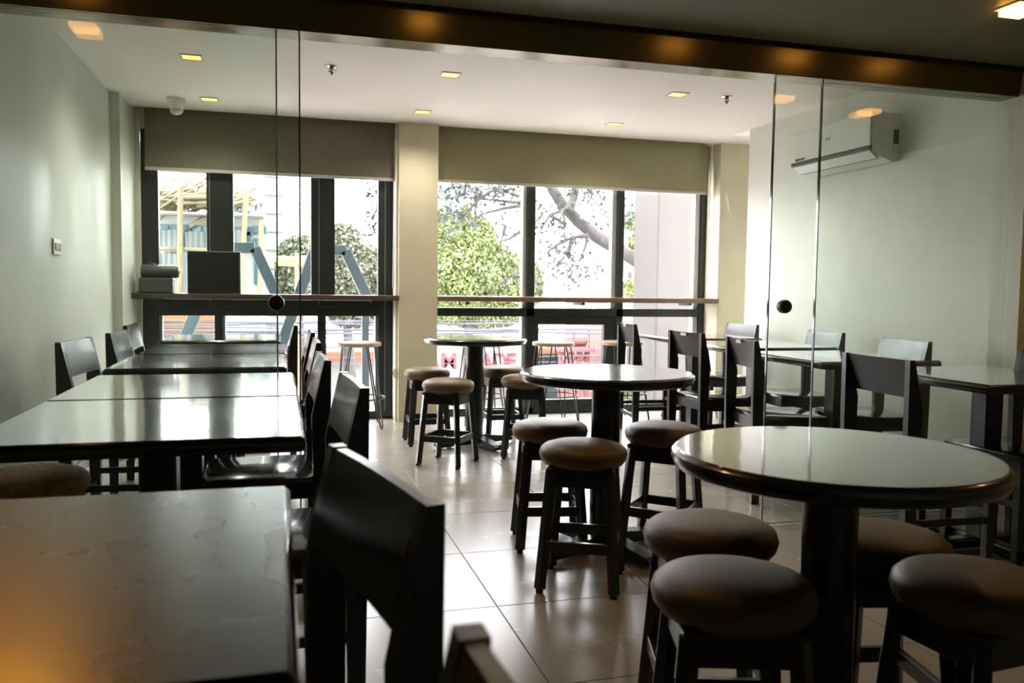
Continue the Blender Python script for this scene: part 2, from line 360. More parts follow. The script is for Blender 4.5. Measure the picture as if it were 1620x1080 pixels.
for x, y in ((-.80, 2.85), (.67, 2.65), (2.05, 2.54), (3.40, 2.50)): downlight(x, y, 2.20, 'square warm lights of the near ceiling mirrored in the bronze header', True)
downlight(2.72, 2.63, 2.20, 'warm square light on the dark near ceiling, top right corner', True)
for x, y, l in ((.304, 5.255, 'small red pendent sprinkler on ceiling near the left glass door edge'), (2.945, 5.208, 'small red pendent sprinkler on ceiling by the right glass door edge')):
    t = thing('ceiling_sprinkler', (x, y, TOP), l, 'sprinkler')
    b = MB(); b.lathe([(0, -.012), (.018, -.012), (.036, -.004), (.038, 0)], 24); b.build('escutcheon', m_chrome, t, .6)
    b = MB(); b.tube([(0, 0, -.01), (0, 0, -.05)], .006, 8); b.tube([(-.012, 0, -.012), (-.010, 0, -.035), (0, 0, -.045)], .002, 5); b.tube([(.012, 0, -.012), (.010, 0, -.035), (0, 0, -.045)], .002, 5); b.build('sprinkler_head', pbr('red_metal', (.35, .06, .04), .4), t)
    b = MB(); b.lathe([(0, -.032), (.022, -.030), (.022, -.026), (0, -.026)], 18); b.build('deflector', m_chrome, t)
t = thing('dome_camera', (-.714, 6.50, TOP), 'white dome camera on the ceiling above the left blind', 'camera')
b = MB(); b.lathe([(0, -.012), (.062, -.012), (.066, 0)], 32); b.build('base_ring', m_white, t, .6)
b = MB(); b.lathe([(.058, -.012), (.058, -.055), (.05, -.075)], 32); b.build('housing', m_white, t, .6)
b = MB(); b.lathe([(.05, -.075), (.045, -.095), (.028, -.112), (0, -.118)], 28); b.build('dome_cover', pbr('smoked_dome', (.5, .5, .48), .15, coat=1), t, .8)

# wall switch
t = thing('wall_switch', (-1.14, 4.90, 1.292), 'white two-gang switch plate on the left plaster wall', 'switch')
b = MB(); b.box(0, .010, -.075, .075, -.042, .042, .003, seg=2); b.build('cover_plate', m_white, t)
for y in (-.04, 0, .04):
    b = MB(); b.box(.010, .016, y-.012, y+.012, -.02, .02, .002); b.build('rocker', m_cream, t)
    
# air conditioner
t = thing('air_conditioner', (3.72, 4.86, 1.93), 'white split air conditioner high on the right wall', 'air conditioner')
prof = [(0, 0), (-.05, -.012), (-.13, .015), (-.19, .055), (-.205, .10), (-.205, .275), (-.19, .29), (0, .29)]
b = MB(); b.prism(prof, -.42, .42); b.build('body', m_white, t)
b = MB(); b.box(-.216, -.203, -.415, .415, .085, .288, .004, seg=2); b.build('front_panel', m_white, t)
b = MB(); b.box(-.214, -.200, -.415, .415, .058, .083, .003); b.build('grille_strip', m_dgrey, t)
b = MB(); b.prism([(-.205, .054), (-.15, .010), (-.146, .014), (-.201, .059)], -.40, .40); b.build('louvre', m_white, t)
b = MB(); b.prism([(-.147, .0105), (-.14, .007), (-.14, .013)], -.40, .40); b.build('louvre_gap', m_dgrey, t)
b = MB(); b.lathe([(.013, -.001), (.018, -.001), (.018, .002), (.013, .002), (.013, -.001)], 28, mat=Matrix.Translation((-.217, .0, .19)) @ Matrix.Rotation(PI/2, 4, 'Y') @ Matrix.Diagonal((.55, 1.3, 1, 1))); b.build('emblem', m_dgrey, t)
text_mesh('lettering', 'inverter', .035, m_dgrey, Matrix.Translation((-.218, .30, .10)) @ Matrix.Rotation(-PI/2, 4, 'Z') @ Matrix.Rotation(PI/2, 4, 'X'), t, .0005)
for z0, z1 in ((.10, .19), (.03, .085)):
    b = MB(); b.box(-.05, -.01, -.424, -.419, z0, z1, .002); b.build('side_cover', m_dgrey if z0 > .09 else m_cream, t)

# ------------------------------------------------------------------ square tables
def make_square_table(top=None):
    t = thing('square_table', (0, 0, 0), '', 'table')
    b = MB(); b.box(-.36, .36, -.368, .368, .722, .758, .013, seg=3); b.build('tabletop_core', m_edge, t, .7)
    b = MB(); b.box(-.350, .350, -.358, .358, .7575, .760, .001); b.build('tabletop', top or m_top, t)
    b = MB(); b.box(-.22, .22, -.22, .22, .705, .722, .003); b.build('mounting_plate', m_iron, t)
    b = MB(); b.box(-.045, .045, -.045, .045, .05, .71, .006); b.build('pedestal', m_black, t)
    for k in range(4):
        b = MB(); b.box(.02, .29, -.035, .035, .012, .055, .012, Matrix.Rotation(k*PI/2, 4, 'Z'), seg=2); b.box(.24, .28, -.02, .02, 0, .014, 0, Matrix.Rotation(k*PI/2, 4, 'Z')); b.build('foot', m_black, t)
    return t
sq = make_square_table()
def place(proto, used, label, loc, rz, group):
    if not used: 
        proto.location = loc; proto.rotation_euler.z = rz; proto['label'] = label; o = proto; used.append(1)
    else: o = copy_tree(proto, label, loc, rz)
    o['group'] = group; return o
u = []
GL, GR = 'dark square tables of the left row', 'dark square tables along the right wall'
for x, y, rz, l, g_ in (
  (-.305, 2.31, 0, 'glossy square table directly behind the bottom left one, in front of the glass', GL),
  (-.308, 3.05, 0, 'glossy square table pushed against the rear of the second left table', GL),
  (-.335, 4.02, 0, 'square table just beyond the left glass door', GL),
  (-.330, 4.78, 0, 'fifth square table of the left row, last but one before the window', GL),
  (-.36, 5.80, 0, 'farthest square table of the left row, under the window counter', GL),
  (2.94, 2.91, 0, 'dark square table at the right edge, in front of the right glass door', GR),
  (2.935, 3.92, 0, 'square table just behind the right glass door', GR),
  (3.02, 4.87, 0, 'middle square table along the right wall, beside two facing chairs', GR),
  (3.08, 5.82, 0, 'farthest square table on the right, nearest the window', GR)):
    place(sq, u, l, (x, y, 0), rz, g_)

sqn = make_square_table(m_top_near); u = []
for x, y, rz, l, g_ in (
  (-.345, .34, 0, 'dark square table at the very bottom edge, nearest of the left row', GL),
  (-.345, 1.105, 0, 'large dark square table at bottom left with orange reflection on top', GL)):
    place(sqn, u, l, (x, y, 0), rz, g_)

# ------------------------------------------------------------------ round tables
def make_round_table(r, pole):
    t = thing('round_table', (0, 0, 0), '', 'table', 'round pedestal tables')
    b = MB(); b.lathe([(0, .715), (r-.03, .715), (r-.008, .722), (r, .738), (r-.003, .751), (r-.012, .7575), (0, .7575)], 96); b.build('tabletop_core', m_edge, t, .7)
    b = MB(); b.lathe([(0, .757), (r-.012, .757), (r-.014, .760), (0, .760)], 96); b.build('tabletop', m_top, t, .4)
    b = MB(); b.lathe([(0, .705), (.16, .705), (.16, .716), (0, .716)], 32); b.build('mounting_plate', m_iron, t)
    b = MB(); b.lathe([(0, .04), (pole, .04), (pole, .70), (pole+.02, .706), (0, .706)], 32); b.build('pedestal', m_black, t, .6)
    for k in range(4):
        b = MB(); q = Matrix.Rotation(k*PI/2+.35, 4, 'Z'); b.prism([(.03, .015), (.30, .012), (.31, .03), (.29, .045), (.05, .075), (.03, .075)], -.036, .036, q); b.build('foot', m_black, t)
    return t
for r, pole, x, y, l in ((.343, .058, 1.146, 1.535, 'large dark round table in the right foreground among five stools'),
                   (.367, .061, 1.32, 3.268, 'round table in mid-room with window light mirrored on its top'),
                   (.367, .062, 1.31, 5.70, 'farthest round table, standing before the beige column')):
    t = make_round_table(r, pole); t.location = (x, y, 0); t['label'] = l

# ------------------------------------------------------------------ padded stools
def make_stool(m_pad):
    t = thing('padded_stool', (0, 0, 0), '', 'stool', 'round padded stools')
    b = MB(); b.lathe([(0, .452), (.12, .450), (.147, .458), (.160, .474), (.165, .494), (.160, .512), (.146, .524), (.118, .533), (.07, .538), (0, .540)], 48); b.build('cushion', m_pad, t, 1.2)
    b = MB()
    for k in range(4): b.box(-.115, .115, -.115, -.095, .385, .450, .002, Matrix.Rotation(k*PI/2, 4, 'Z'))
    b.build('seat_apron', m_black, t)
    b = MB(); b.box(-.12, .12, -.12, .12, .440, .455, .002); b.build('seat_board', m_black, t)
    for sx in (-1, 1):
        for sy in (-1, 1):
            b = MB(); b.bar((sx*.135, sy*.135, .012), (sx*.103, sy*.103, .445), .032, .032, .002)
            b.box(sx*.135-.012, sx*.135+.012, sy*.135-.012, sy*.135+.012, 0, .016); b.build('leg', m_black, t)
    for k in range(4):
        b = MB(); b.box(-.115, .115, -.134, -.116, .150, .190, .002, Matrix.Rotation(k*PI/2, 4, 'Z')); b.build('stretcher', m_black, t)
    return t
st = make_stool(m_leather); u = []
GS = 'brown padded round stools'
for x, y, rz, l in ((1.00, 5.86, .0, 'brown padded stool beside the beige column, left rear of the far round table'),
  (1.010, 5.13, -.65, 'brown padded stool left front of the farthest round table'),
  (1.575, 5.95, .0, 'brown padded stool behind the far round table, right of its pedestal'),
  (1.56, 5.28, -.3, 'brown padded stool right front of the farthest round table'),
  (1.12, 3.41, -.2, 'brown padded stool left rear of the middle round table'),
  (1.086, 2.905, -.47, 'brown padded stool in front of the middle round table, fully in view'),
  (1.575, 3.24, -.75, 'brown padded stool right of the middle round table'),
  (1.026, 1.838, -.3, 'brown padded stool in front left of the large foreground round table, upper of two'),
  (.880, 1.478, -.3, 'brown padded stool in the bottom foreground, lower of the two at left'),
  (1.385, 1.672, -.2, 'dark padded stool behind the pedestal of the foreground round table'),
  (1.375, 1.365, .1, 'dark padded stool at the bottom right corner')):
    place(st, u, l, (x, y, 0), rz, GS)
st2 = make_stool(m_fabric); st2['label'] = 'tan woven fabric padded stool left of the glossy table by the wall'; st2.location = (-.735, 2.80, 0)

# ------------------------------------------------------------------ chairs (sitter faces +x)
def make_chair(plaque):
    t = thing('dining_chair', (0, 0, 0), '', 'chair')
    b = MB(); b.box(-.165, .205, -.205, .205, .432, .452, .008, seg=2); b.build('seat', m_seat, t, .7)
    b = MB(); b.box(-.16, .19, -.195, -.175, .375, .434, .002); b.box(-.16, .19, .175, .195, .375, .434, .002); b.box(.165, .185, -.18, .18, .375, .434, .002); b.box(-.17, -.15, -.18, .18, .375, .434, .002); b.build('seat_rail', m_black, t)
    for s in (-1, 1):
        y0, y1 = (s*.21, s*.182)
        b = MB(); b.prism([(-.205, 0), (-.165, 0), (-.155, .45), (-.150, .66), (-.192, .85), (-.215, .85), (-.212, .45)], min(y0, y1), max(y0, y1)); b.build('back_post', m_black, t)
        b = MB(); b.bar((.188, s*.19, 0), (.188, s*.19, .434), .034, .034, .002); b.build('leg', m_black, t)
    b = MB()                                              # curved back board set between the posts
    n = 8; rows = [(-.158, .70), (-.168, .745), (-.180, .80), (-.194, .848)]
    fr = [[b.bm.verts.new((x-.005*(1-((k-n/2)/(n/2))**2), -.183+.366*k/n, z)) for k in range(n+1)] for x, z in rows]
    bk = [[b.bm.verts.new((x-.016-.005*(1-((k-n/2)/(n/2))**2), -.183+.366*k/n, z)) for k in range(n+1)] for x, z in rows]
    for G in (fr, bk):
        for a, c in zip(G, G[1:]):
            for k in range(n): b.bm.faces.new((a[k], a[k+1], c[k+1], c[k]))
    for i in (0, -1):
        for k in range(n): b.bm.faces.new((fr[i][k], fr[i][k+1], bk[i][k+1], bk[i][k]))
    for k in (0, -1):
        for a in range(3): b.bm.faces.new((fr[a][k], fr[a+1][k], bk[a+1][k], bk[a][k]))
    bb = b.build('backrest', m_black, t, .6)
    if plaque:
        b = MB(); b.box(-.2215, -.2165, -.035, .035, .826, .843, .001); b.build('name_plate', pbr('brass_plate', (.45, .42, .25), .4, .4), bb)
    for z, boxes in ((.20, [(-.17, .18, -.20, -.182), (-.17, .18, .182, .20)]), (.14, [(-.192, -.174, -.185, .185)]), (.23, [(.178, .196, -.18, .18)])):
        for q in boxes:
            b = MB(); b.box(*q, z, z+.028, .002); b.build('stretcher', m_black, t)
    return t
ch = make_chair(False); chp = make_chair(True); u = []; up_ = []
GA, GW, GQ, GV = 'black chairs on the aisle side of the left row', 'black chairs between left row and wall', 'black chairs on the aisle side of the right row', 'black chairs against the right wall'
for x, y, rz, l, g_ in (
  (-.068, .385, PI+.01, 'black wooden chair at the bottom edge, only its blurred back post tip showing', GA),
  (-.071, 1.104, PI+.215, 'large black wooden chair in the foreground, back seen from behind', GA),
  (-.014, 2.290, PI+.057, 'black wooden chair one behind the big foreground chair on the aisle', GA),
  (-.056, 3.10, PI+.027, 'third black wooden chair up the aisle of the left row', GA),
  (-.040, 4.020, PI, 'fourth black wooden chair up the aisle, just past the glass door', GA),
  (-.035, 4.880, PI, 'fifth black wooden chair up the aisle of the left row', GA),
  (-.110, 5.760, PI, 'black chair seen through the left glass door edge, by the farthest left table', GA),
  (-.690, 4.11, -.10, 'black wooden chair by the left wall, nearest of three', GW),
  (-.640, 4.850, -.04, 'middle one of three black chairs by the left wall', GW),
  (-.710, 5.720, 0, 'farthest black chair by the left wall, beside the window', GW),
  (2.512, 2.83, -.04, 'black chair behind the foreground round table, back to the camera at right', GQ),
  (3.08, 2.87, PI, 'black chair at the right frame edge, only seat and legs showing', GV),
  (3.12, 3.88, PI-.10, 'black chair facing us at right wall, nearest pale reflecting back behind glass', GV),
  (3.245, 4.75, PI-.10, 'black chair facing us at right wall, behind the second glass edge', GV),
  (3.32, 5.88, PI+.05, 'black chair facing us at right wall, farthest, beside the bright gap', GV)):
    place(ch, u, l, (x, y, 0), rz, g_)
for x, y, rz, l in ((2.769, 5.94, -.10, 'black chair with brass plate, nearest the window on the right'),
  (2.63, 4.72, .03, 'black chair with brass plate, middle of three beside the middle round table'),
  (2.59, 3.965, -.17, 'black chair with brass plate right beside the right glass door edge')):
    place(chp, up_, l, (x, y, 0), rz, GQ)

# ------------------------------------------------------------------ hairpin stools at the counter
def make_hairpin():
    t = thing('hairpin_stool', (0, 0, 0), '', 'stool')
    b = MB(); b.lathe([(0, .640), (.165, .640), (.175, .646), (.175, .666), (.168, .672), (0, .672)], 48); b.build('seat', m_wood, t, .6)
    for k in range(4):
        a = PI/4+k*PI/2+.15; c, s = math.cos(a), math.sin(a); tx, ty = -s, c; pts = []
        for f in (-1, 1):
            top = Vector((.135*c+f*.045*tx, .135*s+f*.045*ty, .64)); bot = Vector((.235*c+f*.012*tx, .235*s+f*.012*ty, .02))
            pts.append((top, bot))
        p = [pts[0][0], pts[0][1], Vector((.238*c, .238*s, .006)), pts[1][1], pts[1][0]]
        b = MB(); b.tube(p, .0055, 8); b.build('hairpin_leg', m_iron, t, .9)
    b = MB(); R = .205; b.tube([(R*math.cos(i*PI/18), R*math.sin(i*PI/18), .235) for i in range(37)], .0055, 8, False); b.build('foot_ring', m_iron, t, .9)
    return t
hp = make_hairpin(); u = []
for x, y, l in ((.588, 6.62, 'wooden-topped hairpin stool before the left window'), (1.56, 6.56, 'hairpin stool behind the far round table'), (2.16, 6.52, 'wooden-topped hairpin stool at right window, between the far and middle round tables'),
             (2.79, 6.56, 'hairpin stool half hidden behind the farthest aisle chair on the right'), (3.44, 6.58, 'hairpin stool at the right end of the right window counter')):
    place(hp, u, l, (x, y, 0), random.uniform(-.2, .2), 'hairpin stools at the window counter')

# things on the left counter
t = thing('box_speaker', (-.495, 6.90, 1.037), 'black square box standing on the left window counter', 'speaker')
b = MB(); b.box(-.195, .195, -.055, .06, 0, .328, .006, seg=2); b.build('cabinet', m_dgrey, t)
b = MB(); b.box(-.185, .185, -.059, -.052, .01, .318, .003); b.build('front_cover', m_iron, t)
t = thing('counter_appliance', (-.90, 6.90, 1.037), 'dark boxy appliance with a rounded roll on top, left end of the counter', 'appliance')
b = MB(); b.box(-.13, .11, -.09, .08, 0, .115, .01, seg=2); b.build('body', m_dgrey, t)
b = MB(); b.tube([(-.12, 0, .165), (.13, 0, .165), (.145, 0, .165), (.152, 0, .165)], [.05, .05, .042, .02], 24); b.build('roll_cover', m_dgrey, t, .7)
b = MB(); b.tube([(.0, -.02, .21), (-.06, -.02, .235), (-.09, -.02, .22)], .003, 6); b.build('lead', m_iron, t)
t = thing('wall_socket_hook', (.905, 6.845, .40), 'small white bracket on the trim left of the beige column', 'bracket')
b = MB(); b.box(-.02, 0, -.012, .012, -.04, .04, .004, seg=2); b.build('bracket_plate', m_white, t)
b = MB(); b.box(-.026, -.019, -.005, .005, -.02, .02, .001); b.build('slot', m_dgrey, t)

# ------------------------------------------------------------------ outside
m_concrete = pbr('pale_concrete', (0.186, 0.18, 0.171), .8, noise=.12, nscale=1.2)
m_asphalt = pbr('street', (0.546, 0.533, 0.52), .85, noise=.15, nscale=2)
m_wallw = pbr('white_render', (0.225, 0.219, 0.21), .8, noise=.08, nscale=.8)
m_sheet = pbr('corrugated_steel', (0.108, 0.12, 0.126), .5, noise=.25, nscale=2)
m_dblue = pbr('dark_blue_glass', (0.016, 0.056, 0.08), .2, noise=.2)
m_bamboo = pbr('bamboo', (0.15, 0.111, 0.06), .6, noise=.35, nscale=5)
m_brace = pbr('blue_grey_steel', (0.044, 0.068, 0.08), .5, noise=.2, nscale=6)
m_tarp = pbr('teal_tarp', (0.012, 0.06, 0.078), .5, noise=.5, nscale=3)
m_bark = pbr('grey_bark', (0.055, 0.049, 0.046), .85, noise=.35, nscale=9, bump=.3, bscale=25)
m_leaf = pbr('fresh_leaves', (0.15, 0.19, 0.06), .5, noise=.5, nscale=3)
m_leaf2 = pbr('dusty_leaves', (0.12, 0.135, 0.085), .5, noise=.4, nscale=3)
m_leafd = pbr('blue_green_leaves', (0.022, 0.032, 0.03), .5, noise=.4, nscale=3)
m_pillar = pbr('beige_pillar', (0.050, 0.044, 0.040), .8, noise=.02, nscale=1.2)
m_brick = pbr('pink_brick', (0.126, 0.072, 0.057), .8, noise=.2, nscale=9)
m_blue = pbr('blue_metal_roof', (0.009, 0.06, 0.096), .4, noise=.2)
m_orange = pbr('orange_paint', (0.165, 0.072, 0.024), .7, noise=.2)
m_red = pbr('faded_red_paint', (0.126, 0.033, 0.03), .7, noise=.2)
m_sign = pbr('white_sign', (0.186, 0.183, 0.18), .6, noise=.05)
m_redletter = pbr('red_letters', (0.15, 0.018, 0.024), .5, noise=.05)
m_cable = pbr('black_cable', (0.03, 0.03, 0.05), .6)
m_dwin = pbr('grey_shop_window', (0.03, 0.039, 0.045), .3, noise=.3, nscale=3)

GZ = -4.0
b = MB(); b.box(-60, 90, 7.6, 120, GZ-.3, GZ); struct(b.build('street_ground', m_asphalt))
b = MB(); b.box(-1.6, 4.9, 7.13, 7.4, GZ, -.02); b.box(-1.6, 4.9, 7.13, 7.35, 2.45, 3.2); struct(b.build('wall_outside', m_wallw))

# building under construction
D = 17.0
t = thing('unfinished_building', (at(330, 400, D).x, D, GZ), 'pale unfinished house with corrugated sheets and bamboo poles, beyond the left window', 'building'); ox, oz = t.location.x, GZ
def P(px, py, Y=D, o=None):
    p = at(px, py, Y); return Vector((p.x-(o or t).location.x, p.y-(o or t).location.y, p.z-(o or t).location.z))
a, c = P(150, 336), P(418, 341)
b = MB(); b.box(a.x, c.x, -.3, 4, c.z, a.z, .02); b.build('roof_slab', m_concrete, t)
b = MB(); b.box(a.x, c.x-.1, .25, 4, 0, c.z); b.build('wall', m_wallw, t)
wtop, wbot = P(300, 355).z, P(300, 366).z
for i in range(10):
    x0 = P(250+i*17.5, 360).x; x1 = P(264+i*17.5, 360).x
    b = MB(); b.box(x0, x1, .20, .26, wbot, wtop, .004); b.build('window', m_dblue, t)
for (p0, p1, q0, q1) in ((389, 399, 365, 372), (401, 414, 356, 368), (401, 414, 376, 400), (401, 414, 400, 450), (389, 396, 360, 385)):
    A, B_ = P(p0, q0), P(p1, q1); b = MB(); b.box(A.x, B_.x, .17, .26, B_.z, A.z, .004); b.build('window', m_dblue, t)
for k, (p0, p1, q0, q1) in enumerate(((250, 290, 363, 398), (292, 328, 366, 398), (330, 366, 364, 398), (369, 390, 363, 400), (250, 286, 400, 462), (288, 330, 398, 462))):
    A, B_ = P(p0, q0), P(p1, q1); b = MB(); n = int((B_.x-A.x)/.045); vs = []
    for i in range(n+1):
        x = A.x+(B_.x-A.x)*i/n; y = .06+.035*(i % 2)+random.uniform(0, .004)
        vs.append((b.bm.verts.new((x, y, B_.z)), b.bm.verts.new((x, y, A.z+random.uniform(-.02, .02))), b.bm.verts.new((x, y+.02, B_.z)), b.bm.verts.new((x, y+.02, A.z))))
    for q, r_ in zip(vs, vs[1:]):
        b.bm.faces.new((q[0], r_[0], r_[1], q[1])); b.bm.faces.new((q[2], r_[2], r_[3], q[3]))
    b.build('corrugated_sheet', m_sheet, t)
for (x0, y0, x1, y1) in ((290, 302, 288, 466), (391, 305, 386, 398), (414, 350, 412, 466), (386, 400, 384, 462)):
    b = MB(); b.tube([P(x0, y0)+Vector((0, -.45, 0)), P(x1, y1)+Vector((0, -.45, 0))], .05, 8); b.build('bamboo_pole', m_bamboo, t)
for (x0, y0, x1, y1) in ((250, 394, 330, 396), (369, 396, 415, 399)):
    b = MB(); b.tube([P(x0, y0)+Vector((0, -.35, 0)), P(x1, y1)+Vector((0, -.35, 0))], .035, 8); b.build('bamboo_rail', m_bamboo, t)
A, B_ = P(236, 277), P(345, 287)
b = MB(); b.box(A.x, B_.x, -2, -1, B_.z, A.z+.3, .02); b.box(A.x, A.x+.2, -1.8, -1.6, 0, A.z); b.build('overhead_beam', m_concrete, t)
b = MB()
for i in range(130):
    px = random.uniform(238, 358) if i % 4 else random.uniform(362, 380); py = random.uniform(304, 330) if px < 355 else random.uniform(316, 330); an = random.gauss(.25, .35); L = random.uniform(.25, .75) if px < 355 else random.uniform(.15, .3); Y = D+random.uniform(-.2, 1.4)
    c0 = at(px, py, Y); d = Vector((math.cos(an), random.uniform(-.3, .3), math.sin(an)))*L
    b.tube([c0-d, c0+d], random.uniform(.015, .035), 6)
tag(b.build('bamboo_heap', m_bamboo), 'heap of loose bamboo sticks on the roof of the unfinished house', 'bamboo', kind='stuff')
b = MB(); n = 24
g0 = [[b.bm.verts.new(at(366+50*i/n, 334, D+.9*j-.1) + Vector((0, 0, (.02+.24*abs(math.sin(i*.9+j*1.7))*(.5+.5*math.sin(i*.35+.6))) if 0 < j < 4 else 0))) for i in range(n+1)] for j in range(5)]
for r0, r1 in zip(g0, g0[1:]):
    for i in range(n): b.bm.faces.new((r0[i], r0[i+1], r1[i+1], r1[i]))
o = b.build('tarpaulin', m_tarp); mo = o.modifiers.new('s', 'SOLIDIFY'); mo.thickness = .02
tag(o, 'crumpled teal tarpaulin on the unfinished roof, right of the bamboo heap', 'tarpaulin')

# white towers
def tower(p0, p1, ptop, Y, label, m=m_wallw, floors=12):
    A, B_ = at(p0, 460, Y), at(p1, 460, Y); top = at(p0, ptop, Y).z; t = thing('apartment_tower', ((A.x+B_.x)/2, Y, GZ), label, 'building'); L = (B_.x-A.x)/2; h = top-GZ
    b = MB(); b.box(-L, L, 0, 6, 0, h); b.build('wall', m, t)
    for i in range(floors):
        z = h*(.30+.68*i/floors)
        b = MB(); b.box(-L*.96, L*1.03, -.12, .0, z, z+h*.008); b.build('floor_ledge', m_concrete, t)
        for k in (-.6, -.05, .5):
            b = MB(); b.box(L*k, L*(k+.25), -.03, .05, z+h*.016, z+h*.035); b.build('window', m_concrete, t)
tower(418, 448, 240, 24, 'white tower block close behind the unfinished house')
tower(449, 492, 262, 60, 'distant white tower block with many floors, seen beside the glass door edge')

# foliage clumps
def bush(name, blobs, Y, n, size, m, label, cat='tree', trunk=None, dens=1.0):
    c0 = at(blobs[0][0], blobs[0][1], Y); t = thing(name, (c0.x, Y, GZ), label, cat)
    b = MB(); tot = sum(q[2]*q[3] for q in blobs)
    for (px, py, rx, ry) in blobs:
        c = at(px, py, Y); k = c.y/F_PX*1.0
        for i in range(int(n*rx*ry/tot)):
            th = random.uniform(0, 2*PI); ph = math.acos(random.uniform(-1, 1)); rr = random.uniform(.55, 1.0) ** .6
            q = Vector((math.sin(ph)*math.cos(th)*rx*k, math.sin(ph)*math.sin(th)*min(rx, ry)*k, math.cos(ph)*ry*k))*rr
            b.leaf(c+q-t.location, size*random.uniform(.6, 1.3), 1.3)
    o = b.build('foliage', m, t); o['kind'] = 'stuff'
    b = MB(); px = trunk or blobs[0][0]; p = at(px, 430, Y)-t.location; b.tube([(p.x, 0, 0), (p.x+.1, 0, p.z*.5), (p.x-.05, 0, p.z)], [.22, .16, .05], 10); b.build('trunk', m_bark, t, .9)
    return t
bush('leafy_tree', [(548, 405, 30, 52), (582, 425, 26, 38), (535, 380, 18, 26), (590, 445, 26, 40), (560, 440, 40, 40), (520, 450, 30, 40), (560, 480, 50, 40), (600, 470, 30, 40)], 20, 26000, .06, m_leaf2, 'dusty green tree seen through the pane left of the beige column')
bush('leafy_tree', [(472, 415, 26, 42), (455, 430, 18, 50), (485, 400, 16, 28), (480, 460, 40, 34), (455, 470, 20, 30)], 19.6, 12000, .065, m_leaf2, 'dusty green tree behind the left glass door edge')
bush('leafy_tree', [(740, 440, 60, 55), (712, 390, 26, 48), (758, 385, 30, 45), (800, 440, 34, 46), (785, 410, 24, 30), (780, 485, 60, 35), (715, 485, 40, 30), (848, 450, 12, 36), (700, 440, 20, 60), (705, 345, 14, 20), (735, 345, 12, 22)], 18, 60000, .055, m_leaf, 'bright green tree filling the pane right of the beige column')
bush('leafy_tree', [(1015, 385, 24, 18), (1000, 350, 14, 16), (1000, 455, 22, 14), (1030, 400, 14, 22)], 15, 2600, .06, m_leaf, 'small bright leaf clumps beside the outer pillar')
bush('low_shrub', [(1000, 625, 22, 14), (965, 625, 12, 10)], 16, 700, .10, m_leaf, 'green shrub at street level under the right window', 'shrub')
bush('low_shrub', [(745, 512, 30, 7), (760, 525, 18, 6)], 36, 500, .16, m_leaf, 'thin green shrub line beyond the cables', 'shrub')

# branching street tree in front
T = 11.0
t = thing('street_tree', (at(1062, 460, T).x, T, GZ), 'bare-limbed street tree with a thick pale branch across the right window', 'tree')
def Q(px, py, dy=0): return at(px, py, T+dy)-t.location
b = MB(); p0 = Q(1062, 620); b.tube([(p0.x+.25, 0, 0), (p0.x+.1, 0, p0.z), Q(1062, 520), Q(1054, 465), Q(1045, 440)], [.30, .26, .22, .20, .17], 14); b.build('trunk', m_bark, t, .9)
limbs = [([(1052, 462), (1034, 436), (1010, 414), (986, 399), (945, 375), (917, 352), (890, 324), (874, 300), (862, 270)], .115, .07),
         ([(900, 334), (908, 310), (912, 288), (905, 265)], .07, .05), ([(1048, 445), (1056, 400), (1052, 350), (1042, 310), (1030, 270)], .10, .07),
         ([(876, 296), (850, 285), (820, 275), (790, 262)], .06, .04)]
for pts, r0, r1 in limbs:
    n = len(pts); b = MB(); b.tube([Q(px, py, .04*i) for i, (px, py) in enumerate(pts)], [r0+(r1-r0)*i/(n-1) for i in range(n)], 12); b.build('limb', m_bark, t, .9)
twigs = [[(930, 372), (905, 376), (880, 388), (862, 402), (845, 420)], [(893, 332), (870, 340), (858, 358), (855, 376)], [(858, 340), (848, 350), (838, 362)], [(825, 325), (795, 330), (765, 338), (745, 350)], [(850, 318), (812, 320), (780, 316), (750, 314), (718, 310)],
         [(795, 300), (775, 303), (755, 318), (735, 340), (718, 362), (700, 385)], [(735, 340), (722, 335), (708, 338), (695, 348)], [(820, 310), (800, 302), (783, 296), (765, 300), (730, 298)], [(800, 355), (795, 375), (790, 395)], [(825, 365), (805, 378), (790, 382)], [(898, 395), (890, 410), (868, 430)], [(930, 372), (925, 395), (916, 408)],
         [(920, 290), (935, 305), (942, 325)], [(905, 300), (925, 290), (932, 300), (955, 335)], [(1050, 340), (1028, 338), (1018, 360)], [(1052, 370), (1025, 378), (1008, 398)], [(870, 340), (895, 355), (890, 380)], [(790, 450), (810, 435), (828, 428)], [(755, 305), (752, 335), (755, 362)], [(886, 330), (893, 345), (893, 370)], [(905, 378), (900, 392), (905, 415)]]
for pts in twigs:
    n = len(pts); b = MB(); b.tube([Q(px, py, -.05) for px, py in pts], [.030-.024*i/(n-1) for i in range(n)], 6); b.build('twig', m_bark, t, .9)
b = MB()
for pts in twigs:
    for (x0, y0), (x1, y1) in zip(pts, pts[1:]):
        for i in range(13):
            f = random.random(); b.leaf(Q(x0+(x1-x0)*f+random.gauss(0, 7), y0+(y1-y0)*f+random.gauss(3, 8), random.uniform(-.4, .4)), random.uniform(.028, .05), 1.2)
for (cx, cy, sx, sy, n) in ((730, 300, 22, 10, 260), (710, 325, 12, 20, 90), (800, 300, 14, 12, 110), (905, 430, 22, 12, 150), (925, 300, 20, 18, 110), (945, 340, 12, 20, 60), (1000, 345, 10, 20, 90), (880, 400, 20, 16, 60), (860, 350, 15, 25, 60), (850, 450, 5, 20, 30)):
    for i in range(n): b.leaf(Q(random.gauss(cx, sx), random.gauss(cy, sy), random.uniform(-.5, .5)), random.uniform(.028, .055), 1.2)
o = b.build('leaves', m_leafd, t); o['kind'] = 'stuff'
T2 = 10.0
t = thing('hanging_branch', (at(600, 340, T2).x, T2, GZ), 'hanging leafy branch in the pane left of the beige column', 'branch')
